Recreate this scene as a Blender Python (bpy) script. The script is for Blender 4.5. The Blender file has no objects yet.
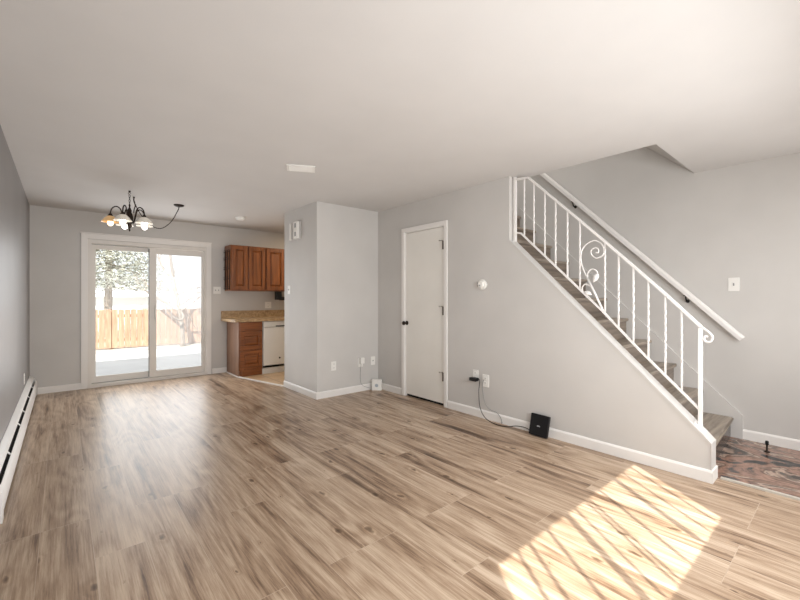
import bpy, bmesh, math, random
from mathutils import Vector, Matrix
random.seed(7)
PI = math.pi
S = bpy.context.scene
COL = S.collection

# ------------------------------------------------------------------ camera, world, sun, lamps, exposure
H = 1.248
cd = bpy.data.cameras.new('camera')
cd.sensor_width = 36.0
cd.lens = 392.776 / 800 * 36
cd.shift_y = -2.07 / 800
cd.clip_start = 0.02
cam = bpy.data.objects.new('camera', cd)
cam.location = (0, 0, H)
cam.rotation_euler = (PI/2, 0, -math.radians(40.601))
COL.objects.link(cam)
S.camera = cam

S.view_settings.view_transform = 'Standard'
S.view_settings.look = 'None'
S.view_settings.gamma = 1
S.view_settings.use_curve_mapping = False
S.view_settings.exposure = 0.15

w = bpy.data.worlds.new('world'); S.world = w
w.use_nodes = True
bg = w.node_tree.nodes['Background']
bg.inputs[0].default_value = (0.93, 0.96, 1.0, 1)
bg.inputs[1].default_value = 1.7

SUN_RATIO = 0.70      # sideways travel of the sunlight for each metre into the room
SUN_DROP = 1.30       # fall of the sunlight for each metre into the room
sd = bpy.data.lights.new('sun', 'SUN')
sd.energy = 10.0
sd.color = (1.0, 0.96, 0.90)
sd.angle = math.radians(0.53)
sun = bpy.data.objects.new('sun', sd)
sun.rotation_euler = Vector((SUN_RATIO, 1, -SUN_DROP)).to_track_quat('-Z', 'Y').to_euler()
sun.location = (-2, -6, 9)
COL.objects.link(sun)

def area(name, loc, direction, sx, sy, power, color=(1, 1, 1), spread=180):
    l = bpy.data.lights.new(name, 'AREA')
    l.shape = 'RECTANGLE'; l.size = sx; l.size_y = sy
    l.energy = power; l.color = color; l.spread = math.radians(spread)
    o = bpy.data.objects.new(name, l)
    o.location = loc
    o.rotation_euler = Vector(direction).to_track_quat('-Z', 'Z').to_euler()
    COL.objects.link(o)
    return o
# daylight of the front window behind the camera
area('window_daylight', (1.75, -0.36, 1.35), (0.0, 1, -0.30), 3.2, 1.2, 88, (0.98, 0.99, 1.0))
area('entry_fill', (4.0, -0.36, 1.35), (-0.25, 1, 0.05), 0.8, 1.9, 9, (1.0, 0.98, 0.96))  # added fill lamp, the wall behind it has no opening
# daylight of the sliding door
area('patio_daylight', (1.03, 6.80, 1.1), (0.1, -1, -0.05), 1.35, 1.75, 19, (0.96, 0.98, 1.0))
# added fill lamp at floor level, shining up at the ceiling
area('floor_fill', (1.0, 2.9, 0.02), (0.0, 0.0, 1), 2.4, 4.6, 19, (1.0, 0.985, 0.97))
# kitchen ceiling lamp and an unseen fill lamp over the stairwell
area('kitchen_lamp', (3.5, 5.9, 2.40), (0, 0, -1), 0.6, 0.6, 16, (1.0, 0.82, 0.6))
area('stairwell_fill', (4.0, 2.9, 4.25), (0, 0, -1), 0.7, 0.7, 14, (1.0, 0.95, 0.9))

# ------------------------------------------------------------------ materials
MATS = {}
def newmat(name):
    m = bpy.data.materials.new(name); m.use_nodes = True
    nt = m.node_tree
    return m, nt, nt.nodes['Principled BSDF']
def N(nt, t, **kw):
    n = nt.nodes.new(t)
    for k, v in kw.items():
        setattr(n, k, v)
    return n
def ramp(nt, stops, interp='LINEAR'):
    r = nt.nodes.new('ShaderNodeValToRGB')
    r.color_ramp.interpolation = interp
    e = r.color_ramp.elements
    while len(e) < len(stops): e.new(0.5)
    for i, (p, c) in enumerate(stops):
        e[i].position = p; e[i].color = (*c, 1)
    return r
def srgb(r, g, b):
    f = lambda c: (c/255/12.92) if c/255 <= .04045 else ((c/255+.055)/1.055)**2.4
    return (f(r), f(g), f(b))

def paint(name, col, rough=0.6, bump=0.03, scale=220, var=0.03, spec=0.4):
    m, nt, p = newmat(name)
    tc = N(nt, 'ShaderNodeTexCoord')
    n1 = N(nt, 'ShaderNodeTexNoise'); n1.inputs['Scale'].default_value = 2.3; n1.inputs['Detail'].default_value = 3
    nt.links.new(tc.outputs['Object'], n1.inputs['Vector'])
    a = tuple(c*(1-var) for c in col); b = tuple(min(1, c*(1+var)) for c in col)
    r = ramp(nt, [(0.3, a), (0.7, b)])
    nt.links.new(n1.outputs['Fac'], r.inputs[0])
    nt.links.new(r.outputs[0], p.inputs['Base Color'])
    n2 = N(nt, 'ShaderNodeTexNoise'); n2.inputs['Scale'].default_value = scale; n2.inputs['Detail'].default_value = 2
    nt.links.new(tc.outputs['Object'], n2.inputs['Vector'])
    bp = N(nt, 'ShaderNodeBump'); bp.inputs['Strength'].default_value = bump; bp.inputs['Distance'].default_value = 0.002
    nt.links.new(n2.outputs['Fac'], bp.inputs['Height'])
    nt.links.new(bp.outputs[0], p.inputs['Normal'])
    p.inputs['Roughness'].default_value = rough
    p.inputs['Specular IOR Level'].default_value = spec
    MATS[name] = m
    return m

M_wall = paint('grey_wall_paint', srgb(204, 201, 197), 0.55, 0.06)
M_accent = paint('dark_grey_wall_paint', srgb(134, 131, 130), 0.42, 0.05, 160, 0.05)
M_ceil = paint('ceiling_paint', srgb(207, 204, 201), 0.8, 0.1, 120, 0.02)
M_trim = paint('white_trim_paint', srgb(236, 233, 229), 0.35, 0.01)
M_door = paint('white_door_paint', srgb(238, 235, 228), 0.4, 0.01)
M_white = paint('white_plastic', srgb(238, 236, 231), 0.35, 0.0)
M_vinyl = paint('white_vinyl_frame', srgb(228, 224, 218), 0.4, 0.0)
M_heater = paint('white_enamel', srgb(232, 230, 227), 0.4, 0.01)
M_iron = paint('white_painted_iron', srgb(236, 233, 230), 0.35, 0.02)
M_appl = paint('white_appliance', srgb(232, 230, 226), 0.3, 0.0)
M_black = paint('black_plastic', (0.006, 0.006, 0.007), 0.35, 0.01)
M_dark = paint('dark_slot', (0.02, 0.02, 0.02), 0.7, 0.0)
M_grey = paint('grey_plastic', srgb(150, 150, 150), 0.4, 0.0)
M_mark = paint('pale_grey_mark', srgb(175, 175, 175), 0.4, 0.0)
M_blue = paint('pale_blue_grey_mark', srgb(176, 184, 192), 0.4, 0.0)
M_concrete = paint('pale_concrete', srgb(186, 185, 184), 0.9, 0.3, 60, 0.08)
M_ext = paint('exterior_stucco', srgb(190, 184, 175), 0.9, 0.2)
M_snowroof = paint('white_siding', srgb(245, 245, 245), 0.7, 0.05)
M_edge = paint('pale_grey_edging', srgb(190, 184, 174), 0.5, 0.05)
M_slat = paint('cream_blind_fabric', srgb(225, 220, 208), 0.7, 0.02)

def metal(name, col, rough=0.4, metallic=0.9):
    m, nt, p = newmat(name)
    tc = N(nt, 'ShaderNodeTexCoord'); n1 = N(nt, 'ShaderNodeTexNoise'); n1.inputs['Scale'].default_value = 40
    nt.links.new(tc.outputs['Object'], n1.inputs['Vector'])
    r = ramp(nt, [(0.3, tuple(c*.8 for c in col)), (0.7, col)])
    nt.links.new(n1.outputs['Fac'], r.inputs[0]); nt.links.new(r.outputs[0], p.inputs['Base Color'])
    p.inputs['Metallic'].default_value = metallic; p.inputs['Roughness'].default_value = rough
    return m
M_bronze = metal('dark_bronze', (0.035, 0.024, 0.018), 0.45, 0.7)
M_steel = metal('aged_steel', (0.30, 0.28, 0.25), 0.4)
M_hinge = metal('dull_bronze_hinge', (0.13, 0.105, 0.085), 0.5, 0.6)
M_blackiron = metal('black_wrought_iron', (0.012, 0.011, 0.010), 0.5, 0.6)

def plank_floor(name='wood_plank_floor'):
    m, nt, p = newmat(name)
    L = nt.links.new
    tc = N(nt, 'ShaderNodeTexCoord')
    sx = N(nt, 'ShaderNodeSeparateXYZ'); L(tc.outputs['Object'], sx.inputs[0])
    # texture u runs along the plank (room depth), v across
    au = N(nt, 'ShaderNodeMath', operation='ADD'); au.inputs[1].default_value = 20.35; L(sx.outputs['Y'], au.inputs[0])
    av = N(nt, 'ShaderNodeMath', operation='ADD'); av.inputs[1].default_value = 4.233; L(sx.outputs['X'], av.inputs[0])
    cv = N(nt, 'ShaderNodeCombineXYZ'); L(au.outputs[0], cv.inputs[0]); L(av.outputs[0], cv.inputs[1])
    br = N(nt, 'ShaderNodeTexBrick'); br.offset = 0.37; br.offset_frequency = 3; br.squash = 1.0
    L(cv.outputs[0], br.inputs['Vector'])
    br.inputs['Color1'].default_value = (0, 0, 0, 1); br.inputs['Color2'].default_value = (1, 1, 1, 1)
    br.inputs['Mortar'].default_value = (0.5, 0.5, 0.5, 1)
    br.inputs['Scale'].default_value = 1.0; br.inputs['Mortar Size'].default_value = 0.0016
    br.inputs['Mortar Smooth'].default_value = 0.3; br.inputs['Bias'].default_value = 0.0
    br.inputs['Brick Width'].default_value = 1.22; br.inputs['Row Height'].default_value = 0.207
    rnd = N(nt, 'ShaderNodeSeparateColor'); L(br.outputs['Color'], rnd.inputs[0])
    wmul = N(nt, 'ShaderNodeMath', operation='MULTIPLY'); wmul.inputs[1].default_value = 37.0; L(rnd.outputs[0], wmul.inputs[0])
    def nz(su, sv, detail, rough, dist=0.0, scale=1.0):
        mp = N(nt, 'ShaderNodeMapping'); mp.inputs['Scale'].default_value = (su, sv, 1)
        L(cv.outputs[0], mp.inputs['Vector'])
        n = N(nt, 'ShaderNodeTexNoise', noise_dimensions='4D')
        n.inputs['Scale'].default_value = scale; n.inputs['Detail'].default_value = detail
        n.inputs['Roughness'].default_value = rough; n.inputs['Distortion'].default_value = dist
        L(mp.outputs[0], n.inputs['Vector']); L(wmul.outputs[0], n.inputs['W'])
        return n
    broad = nz(0.55, 4.8, 3, 0.55, 0.15)         # long dark and light streaks
    mid = nz(0.9, 26, 8, 0.72, 0.12)           # bands of grain
    fine = nz(4.0, 130, 5, 0.8, 0.05)           # fine grain
    # cathedral rings
    ringn = nz(0.75, 4.2, 1.5, 0.4, 0.3)
    rm = N(nt, 'ShaderNodeMath', operation='MULTIPLY'); rm.inputs[1].default_value = 62; L(ringn.outputs['Fac'], rm.inputs[0])
    rs = N(nt, 'ShaderNodeMath', operation='SINE'); L(rm.outputs[0], rs.inputs[0])
    # knots
    kx = N(nt, 'ShaderNodeVectorMath', operation='ADD')
    ko = N(nt, 'ShaderNodeCombineXYZ'); L(wmul.outputs[0], ko.inputs[0]); L(cv.outputs[0], kx.inputs[0]); L(ko.outputs[0], kx.inputs[1])
    kn = N(nt, 'ShaderNodeTexNoise'); kn.inputs['Scale'].default_value = 14; L(cv.outputs[0], kn.inputs['Vector'])
    kd = N(nt, 'ShaderNodeVectorMath', operation='SCALE'); kd.inputs[3].default_value = 0.05; L(kn.outputs['Color'], kd.inputs[0])
    ka = N(nt, 'ShaderNodeVectorMath', operation='ADD'); L(kx.outputs[0], ka.inputs[0]); L(kd.outputs[0], ka.inputs[1])
    mpk = N(nt, 'ShaderNodeMapping'); mpk.inputs['Scale'].default_value = (2.2, 4.8, 1); L(ka.outputs[0], mpk.inputs['Vector'])
    vk = N(nt, 'ShaderNodeTexVoronoi', voronoi_dimensions='2D'); vk.inputs['Scale'].default_value = 1.0
    L(mpk.outputs[0], vk.inputs['Vector'])
    # dark heart streaks that only some planks carry
    hs_n = nz(0.9, 10.0, 5, 0.62, 0.2)
    hs_r = ramp(nt, [(0.54, (0, 0, 0)), (0.70, (1, 1, 1))]); L(hs_n.outputs['Fac'], hs_r.inputs[0])
    base = ramp(nt, [(0.14, srgb(74, 54, 39)), (0.32, srgb(124, 99, 78)), (0.50, srgb(163, 138, 114)), (0.78, srgb(201, 180, 157))])
    def madd(a, k, b):
        n = N(nt, 'ShaderNodeMath', operation='MULTIPLY_ADD'); n.inputs[1].default_value = k
        L(a, n.inputs[0])
        if isinstance(b, float): n.inputs[2].default_value = b
        else: L(b, n.inputs[2])
        return n.outputs[0]
    v = madd(broad.outputs['Fac'], 0.5, 0.25)
    v = madd(mid.outputs['Fac'], 0.85, v)
    v = madd(rnd.outputs[0], 0.12, v)
    v = madd(rs.outputs[0], 0.05, v)
    v = madd(fine.outputs['Fac'], 0.75, v)
    v = madd(hs_r.outputs[0], -0.26, v)
    v = madd(v, 1.0, -0.83)
    vc = madd(v, 1.18, -0.085); L(vc, base.inputs[0])
    kr = ramp(nt, [(0.015, (0.22, 0.17, 0.13)), (0.05, (0.50, 0.44, 0.39)), (0.075, (1.0, .98, .95)), (0.13, (0.80, 0.76, 0.72)), (0.22, (1, 1, 1))])
    vcol = N(nt, 'ShaderNodeSeparateColor'); L(vk.outputs['Color'], vcol.inputs[0])
    kmul = N(nt, 'ShaderNodeMapRange'); kmul.inputs[1].default_value = 0.25; kmul.inputs[2].default_value = 0.6; kmul.inputs[3].default_value = 0.9; kmul.inputs[4].default_value = 6.0
    L(vcol.outputs[0], kmul.inputs[0])
    kdm = N(nt, 'ShaderNodeMath', operation='MULTIPLY'); L(vk.outputs['Distance'], kdm.inputs[0]); L(kmul.outputs[0], kdm.inputs[1])
    L(kdm.outputs[0], kr.inputs[0])
    mk = N(nt, 'ShaderNodeMix', data_type='RGBA', blend_type='MULTIPLY'); mk.inputs[0].default_value = 0.9
    L(base.outputs[0], mk.inputs[6]); L(kr.outputs[0], mk.inputs[7])
    mm = N(nt, 'ShaderNodeMix', data_type='RGBA', blend_type='MIX')
    mf = N(nt, 'ShaderNodeMath', operation='MULTIPLY'); mf.inputs[1].default_value = 0.5; L(br.outputs['Fac'], mf.inputs[0])
    L(mf.outputs[0], mm.inputs[0]); L(mk.outputs[2], mm.inputs[6]); mm.inputs[7].default_value = (*srgb(206, 188, 168), 1)
    L(mm.outputs[2], p.inputs['Base Color'])
    rr = N(nt, 'ShaderNodeMapRange'); rr.inputs[3].default_value = 0.27; rr.inputs[4].default_value = 0.40
    L(fine.outputs['Fac'], rr.inputs[0]); L(rr.outputs[0], p.inputs['Roughness'])
    bp = N(nt, 'ShaderNodeBump'); bp.inputs['Strength'].default_value = 0.12; bp.inputs['Distance'].default_value = 0.002
    hs = N(nt, 'ShaderNodeMath', operation='SUBTRACT'); L(fine.outputs['Fac'], hs.inputs[0]); L(br.outputs['Fac'], hs.inputs[1])
    L(hs.outputs[0], bp.inputs['Height']); L(bp.outputs[0], p.inputs['Normal'])
    p.inputs['Specular IOR Level'].default_value = 0.5
    return m
M_floor = plank_floor()

def woodmat(name, dark, light, axis='Z', rough=0.35, su=1.5, sv=22):
    m, nt, p = newmat(name); L = nt.links.new
    tc = N(nt, 'ShaderNodeTexCoord'); mp = N(nt, 'ShaderNodeMapping')
    sc = {'X': (su, sv, sv), 'Y': (sv, su, sv), 'Z': (sv, sv, su)}[axis]
    mp.inputs['Scale'].default_value = sc; L(tc.outputs['Object'], mp.inputs[0])
    n = N(nt, 'ShaderNodeTexNoise'); n.inputs['Scale'].default_value = 1; n.inputs['Detail'].default_value = 5
    n.inputs['Roughness'].default_value = 0.65; n.inputs['Distortion'].default_value = 0.6
    L(mp.outputs[0], n.inputs['Vector'])
    mid = tuple((a+b)/2 for a, b in zip(dark, light))
    r = ramp(nt, [(0.25, dark), (0.5, mid), (0.75, light)]); L(n.outputs['Fac'], r.inputs[0])
    L(r.outputs[0], p.inputs['Base Color']); p.inputs['Roughness'].default_value = rough
    bp = N(nt, 'ShaderNodeBump'); bp.inputs['Strength'].default_value = 0.08; bp.inputs['Distance'].default_value = 0.002
    L(n.outputs['Fac'], bp.inputs['Height']); L(bp.outputs[0], p.inputs['Normal'])
    return m
M_cherry = woodmat('cherry_cabinet_wood', srgb(74, 38, 16), srgb(166, 98, 48), 'Z', 0.32, 2, 30)
M_cherryH = woodmat('cherry_drawer_wood', srgb(74, 38, 16), srgb(166, 98, 48), 'X', 0.32, 2, 30)
M_cabside = woodmat('cabinet_side_laminate', srgb(112, 80, 60), srgb(142, 106, 82), 'Z', 0.4, 1.5, 14)
M_tread = woodmat('grey_brown_stair_wood', srgb(92, 82, 73), srgb(186, 172, 156), 'X', 0.4, 1.6, 26)
M_riser = woodmat('dark_stair_riser_wood', srgb(80, 68, 58), srgb(156, 141, 126), 'X', 0.28, 1.6, 26)
M_risershade = woodmat('shade_painted_riser_wood', srgb(38, 30, 25), srgb(84, 70, 60), 'X', 0.2, 1.6, 20)  # riser wood darkened to paint in shade and the stone floor's reflection
M_fence = woodmat('pale_cedar_board', srgb(146, 112, 90), srgb(194, 160, 136), 'Z', 0.8, 2, 18)
M_bark = woodmat('pale_bark', srgb(120, 108, 98), srgb(160, 148, 136), 'Z', 0.9, 4, 14)

def counter_mat():
    m, nt, p = newmat('speckled_laminate'); L = nt.links.new
    tc = N(nt, 'ShaderNodeTexCoord')
    n = N(nt, 'ShaderNodeTexNoise'); n.inputs['Scale'].default_value = 26; n.inputs['Detail'].default_value = 6; n.inputs['Roughness'].default_value = 0.75
    L(tc.outputs['Object'], n.inputs['Vector'])
    r = ramp(nt, [(0.3, srgb(120, 92, 62)), (0.5, srgb(176, 146, 108)), (0.7, srgb(208, 184, 148))]); L(n.outputs['Fac'], r.inputs[0])
    L(r.outputs[0], p.inputs['Base Color']); p.inputs['Roughness'].default_value = 0.3
    return m
M_counter = counter_mat()

def marble_mat():
    m, nt, p = newmat('swirled_granite_slab'); L = nt.links.new
    tc = N(nt, 'ShaderNodeTexCoord')
    mp = N(nt, 'ShaderNodeMapping'); mp.inputs['Scale'].default_value = (1.35, 0.95, 1); mp.inputs['Rotation'].default_value = (0, 0, 0.6)
    L(tc.outputs['Object'], mp.inputs[0])
    n = N(nt, 'ShaderNodeTexNoise'); n.inputs['Scale'].default_value = 1.3; n.inputs['Detail'].default_value = 5
    n.inputs['Roughness'].default_value = 0.5; n.inputs['Distortion'].default_value = 2.6
    L(mp.outputs[0], n.inputs['Vector'])
    r = ramp(nt, [(0.37, (0.010, 0.010, 0.011)), (0.42, srgb(74, 70, 70)), (0.445, srgb(150, 118, 104)), (0.50, srgb(168, 132, 114)),
                  (0.545, srgb(108, 86, 76)), (0.575, srgb(196, 170, 152)), (0.625, srgb(40, 38, 38)), (0.70, srgb(160, 124, 106))])
    L(n.outputs['Fac'], r.inputs[0])
    n2 = N(nt, 'ShaderNodeTexNoise'); n2.inputs['Scale'].default_value = 30; n2.inputs['Detail'].default_value = 4; n2.inputs['Distortion'].default_value = 1
    L(tc.outputs['Object'], n2.inputs['Vector'])
    r2 = ramp(nt, [(0.35, (0.55, 0.55, 0.55)), (0.6, (1, 1, 1))]); L(n2.outputs['Fac'], r2.inputs[0])
    mx = N(nt, 'ShaderNodeMix', data_type='RGBA', blend_type='MULTIPLY'); mx.inputs[0].default_value = 0.7
    L(r.outputs[0], mx.inputs[6]); L(r2.outputs[0], mx.inputs[7])
    L(mx.outputs[2], p.inputs['Base Color']); p.inputs['Roughness'].default_value = 0.22
    return m
M_marble = marble_mat()

def tile_mat():
    m, nt, p = newmat('tan_kitchen_tile'); L = nt.links.new
    tc = N(nt, 'ShaderNodeTexCoord')
    b = N(nt, 'ShaderNodeTexBrick'); b.offset = 0.0
    L(tc.outputs['Object'], b.inputs['Vector'])
    b.inputs['Color1'].default_value = (*srgb(196, 168, 136), 1); b.inputs['Color2'].default_value = (*srgb(208, 182, 150), 1)
    b.inputs['Mortar'].default_value = (*srgb(150, 128, 104), 1)
    b.inputs['Scale'].default_value = 1; b.inputs['Brick Width'].default_value = 0.305; b.inputs['Row Height'].default_value = 0.305
    b.inputs['Mortar Size'].default_value = 0.006
    L(b.outputs['Color'], p.inputs['Base Color']); p.inputs['Roughness'].default_value = 0.3
    return m
M_tile = tile_mat()

def snow_ground():
    m, nt, p = newmat('pale_dry_lawn'); L = nt.links.new
    tc = N(nt, 'ShaderNodeTexCoord')
    n = N(nt, 'ShaderNodeTexNoise'); n.inputs['Scale'].default_value = 3; n.inputs['Detail'].default_value = 8; n.inputs['Roughness'].default_value = 0.7
    L(tc.outputs['Object'], n.inputs['Vector'])
    r = ramp(nt, [(0.3, srgb(140, 134, 122)), (0.6, srgb(182, 177, 168))]); L(n.outputs['Fac'], r.inputs[0])
    L(r.outputs[0], p.inputs['Base Color']); p.inputs['Roughness'].default_value = 0.95
    return m
M_lawn = snow_ground()

def leaf_mat():
    m, nt, p = newmat('grey_green_needles'); L = nt.links.new
    tc = N(nt, 'ShaderNodeTexCoord')
    n = N(nt, 'ShaderNodeTexNoise'); n.inputs['Scale'].default_value = 1.5; n.inputs['Detail'].default_value = 3
    L(tc.outputs['Object'], n.inputs['Vector'])
    r = ramp(nt, [(0.35, srgb(128, 129, 116)), (0.65, srgb(172, 172, 158))]); L(n.outputs['Fac'], r.inputs[0])
    L(r.outputs[0], p.inputs['Base Color']); p.inputs['Roughness'].default_value = 0.8
    return m
M_leaf = leaf_mat()

def pane_mat():
    m, nt, p = newmat('window_glass'); L = nt.links.new
    nt.nodes.remove(p)
    out = nt.nodes['Material Output']
    t = N(nt, 'ShaderNodeBsdfTransparent'); t.inputs[0].default_value = (0.97, 0.98, 0.975, 1)
    g = N(nt, 'ShaderNodeBsdfGlossy'); g.inputs['Roughness'].default_value = 0.02
    lw = N(nt, 'ShaderNodeLayerWeight'); lw.inputs['Blend'].default_value = 0.5
    pw = N(nt, 'ShaderNodeMath', operation='POWER'); pw.inputs[1].default_value = 5; L(lw.outputs['Facing'], pw.inputs[0])
    fr = N(nt, 'ShaderNodeMath', operation='MULTIPLY_ADD'); fr.inputs[1].default_value = 0.9; fr.inputs[2].default_value = 0.014; L(pw.outputs[0], fr.inputs[0])
    mx = N(nt, 'ShaderNodeMixShader')
    L(fr.outputs[0], mx.inputs[0]); L(t.outputs[0], mx.inputs[1]); L(g.outputs[0], mx.inputs[2]); L(mx.outputs[0], out.inputs[0])
    return m
M_glass = pane_mat()
def screen_mat():
    m, nt, p = newmat('pale_insect_screen'); L = nt.links.new
    nt.nodes.remove(p)
    out = nt.nodes['Material Output']
    t = N(nt, 'ShaderNodeBsdfTransparent')
    d = N(nt, 'ShaderNodeBsdfTranslucent'); d.inputs[0].default_value = (0.92, 0.92, 0.92, 1)
    mx = N(nt, 'ShaderNodeMixShader'); mx.inputs[0].default_value = 0.22
    L(t.outputs[0], mx.inputs[1]); L(d.outputs[0], mx.inputs[2]); L(mx.outputs[0], out.inputs[0])
    return m
M_screen = screen_mat()

def glow(name, col, emit, strength):
    m, nt, p = newmat(name)
    tc = N(nt, 'ShaderNodeTexCoord'); n = N(nt, 'ShaderNodeTexNoise'); n.inputs['Scale'].default_value = 18; n.inputs['Detail'].default_value = 3
    nt.links.new(tc.outputs['Object'], n.inputs['Vector'])
    r = ramp(nt, [(0.3, tuple(c*.85 for c in col)), (0.7, col)]); nt.links.new(n.outputs['Fac'], r.inputs[0])
    nt.links.new(r.outputs[0], p.inputs['Base Color'])
    p.inputs['Emission Color'].default_value = (*emit, 1); p.inputs['Emission Strength'].default_value = strength
    p.inputs['Roughness'].default_value = 0.3
    return m
M_shade = glow('white_alabaster_glass', srgb(240, 234, 222), (1.0, 0.92, 0.80), 0.10)
M_amber = glow('amber_alabaster_glass', srgb(232, 186, 128), (1.0, 0.66, 0.32), 0.18)
M_bulb = glow('lit_bulb', (1, 1, 1), (1.0, 0.96, 0.9), 4.0)
M_bulbdim = glow('dim_bulb', (1, .9, .7), (1.0, 0.8, 0.5), 2.2)

# ------------------------------------------------------------------ mesh helpers
def obj(name, bm, mat, parent=None, smooth=False):
    bmesh.ops.recalc_face_normals(bm, faces=bm.faces)
    me = bpy.data.meshes.new(name)
    bm.to_mesh(me); bm.free()
    if mat: me.materials.append(mat)
    if smooth:
        for f in me.polygons: f.use_smooth = True
    o = bpy.data.objects.new(name, me)
    COL.objects.link(o)
    if parent: o.parent = parent
    return o
def B():
    return bmesh.new()
def box(bm, x0, x1, y0, y1, z0, z1, bev=0.0):
    t = bmesh.new() if bev else bm
    vs = [t.verts.new((x, y, z)) for x in (x0, x1) for y in (y0, y1) for z in (z0, z1)]
    for f in ((0, 1, 3, 2), (4, 6, 7, 5), (0, 4, 5, 1), (2, 3, 7, 6), (0, 2, 6, 4), (1, 5, 7, 3)):
        t.faces.new([vs[i] for i in f])
    if bev:
        bmesh.ops.recalc_face_normals(t, faces=t.faces)
        bmesh.ops.bevel(t, geom=t.edges[:], offset=bev, segments=2, profile=0.6, affect='EDGES')
        me = bpy.data.meshes.new('tmp'); t.to_mesh(me); t.free(); bm.from_mesh(me); bpy.data.meshes.remove(me)
    return bm
def prism(bm, pts, axis, a, b):
    """polygon pts extruded from a to b along axis; pts are the two other coordinates in order"""
    def mk(p, t):
        return {'X': (t, p[0], p[1]), 'Y': (p[0], t, p[1]), 'Z': (p[0], p[1], t)}[axis]
    va = [bm.verts.new(mk(p, a)) for p in pts]; vb = [bm.verts.new(mk(p, b)) for p in pts]
    n = len(pts)
    bm.faces.new(va); bm.faces.new(list(reversed(vb)))
    for i in range(n):
        bm.faces.new((va[i], vb[i], vb[(i+1) % n], va[(i+1) % n]))
    return bm
def tube(bm, pts, r, seg=8, caps=True, square=False):
    pts = [Vector(p) for p in pts]
    n = len(pts)
    rs = r if isinstance(r, (list, tuple)) else [r]*n
    if square: seg = 4
    rings = []
    up = None
    for i in range(n):
        d = (pts[min(i+1, n-1)] - pts[max(i-1, 0)])
        if d.length < 1e-9: d = Vector((0, 0, 1))
        d.normalize()
        if up is None:
            up = Vector((1, 0, 0)) if abs(d.x) < 0.9 else Vector((0, 1, 0))
        up = up - d*up.dot(d)
        if up.length < 1e-6: up = d.orthogonal()
        up.normalize()
        sd_ = d.cross(up)
        k = PI/4 if square else 0
        rr = rs[i]*(math.sqrt(2) if square else 1)
        rings.append([bm.verts.new(pts[i] + (up*math.cos(2*PI*j/seg+k) + sd_*math.sin(2*PI*j/seg+k))*rr) for j in range(seg)])
    for a, b in zip(rings, rings[1:]):
        for j in range(seg):
            bm.faces.new((a[j], a[(j+1) % seg], b[(j+1) % seg], b[j]))
    if caps:
        bm.faces.new(rings[0]); bm.faces.new(list(reversed(rings[-1])))
    return bm
def lathe(bm, prof, origin=(0, 0, 0), seg=24, axis='Z', close=True):
    ox, oy, oz = origin
    rings = []
    for r, h in prof:
        ring = []
        for j in range(seg):
            a = 2*PI*j/seg
            c, s = r*math.cos(a), r*math.sin(a)
            p = {'Z': (ox+c, oy+s, oz+h), 'X': (ox+h, oy+c, oz+s), 'Y': (ox+c, oy+h, oz+s)}[axis]
            ring.append(bm.verts.new(p))
        rings.append(ring)
    for a, b in zip(rings, rings[1:]):
        for j in range(seg):
            bm.faces.new((a[j], a[(j+1) % seg], b[(j+1) % seg], b[j]))
    if close:
        bm.faces.new(rings[0]); bm.faces.new(list(reversed(rings[-1])))
    return bm
def smoothpts(pts, sub=5):
    P = [Vector(p) for p in pts]
    out = []
    for i in range(len(P)-1):
        p0 = P[max(i-1, 0)]; p1 = P[i]; p2 = P[i+1]; p3 = P[min(i+2, len(P)-1)]
        for k in range(sub):
            t = k/sub
            out.append(0.5*((2*p1)+(p2-p0)*t+(2*p0-5*p1+4*p2-p3)*t*t+(3*p1-p0-3*p2+p3)*t**3))
    out.append(P[-1])
    return out
def tag(o, label=None, cat=None, group=None, kind=None):
    if label: o['label'] = label
    if cat: o['category'] = cat
    if group: o['group'] = group
    if kind: o['kind'] = kind
    return o
def thing(name, loc, label, cat, group=None):
    o = bpy.data.objects.new(name, None)
    o.empty_display_size = 0.1
    o.location = loc
    COL.objects.link(o)
    return tag(o, label, cat, group)
def part(name, bm, mat, parent, smooth=False, label=None):
    """bm is in world coordinates; the part keeps its place under its parent"""
    root = parent
    off = Vector((0, 0, 0))
    while root:
        off += root.location; root = root.parent
    bmesh.ops.translate(bm, verts=bm.verts, vec=-off)
    o = obj(name, bm, mat, parent, smooth)
    if label: o['label'] = label
    return o
def struct(name, bm, mat, label=None, cat=None, parent=None, smooth=False):
    o = obj(name, bm, mat, parent, smooth)
    if not parent: tag(o, label, cat, None, 'structure')
    elif label: o['label'] = label
    return o
def lbl_thing(o, label, cat, group=None):
    return tag(o, label, cat, group)
def mesh_thing(name, bm, mat, label, cat, group=None, smooth=False):
    return tag(obj(name, bm, mat, None, smooth), label, cat, group)

# ------------------------------------------------------------------ the room shell
XL, YF, XS, YC, XC, XB, YW = -0.329, 6.92, 3.317, 4.337, 2.37, 4.578, -0.50
CH = 2.44
XI = XS + 0.12            # stair side of the stair wall
YK = 5.27                 # end of the closet side wall, where the kitchen opens
YO = 1.02                 # front edge of the stair opening in the ceiling
YE = 0.648                 # foot of the stair wall

bm = B(); prism(bm, [(XL-.1, YW-.1), (XI+.02, YW-.1), (XI+.02, YE), (XI+.02, YK), (XC, YK), (2.085, 6.37), (2.085, YF+.1), (XL-.1, YF+.1)], 'Z', -0.06, 0.0)
struct('floor', bm, M_floor, 'grey-brown wood plank floor across the living and dining room', 'floor')
bm = B(); prism(bm, [(2.085, 6.37), (XC, YK), (4.6, YK), (4.6, YF+.1), (2.085, YF+.1)], 'Z', -0.06, 0.0)
struct('floor_kitchen', bm, M_tile, 'tan tiled kitchen floor beyond the white threshold', 'floor')
bm = B(); box(bm, XI+.02, XB+.1, YW-.1, YK-.12, -0.06, 0.0)
struct('floor_entry', bm, M_marble, 'brown and black swirled stone entry floor at the foot of the stairs', 'floor')

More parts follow.
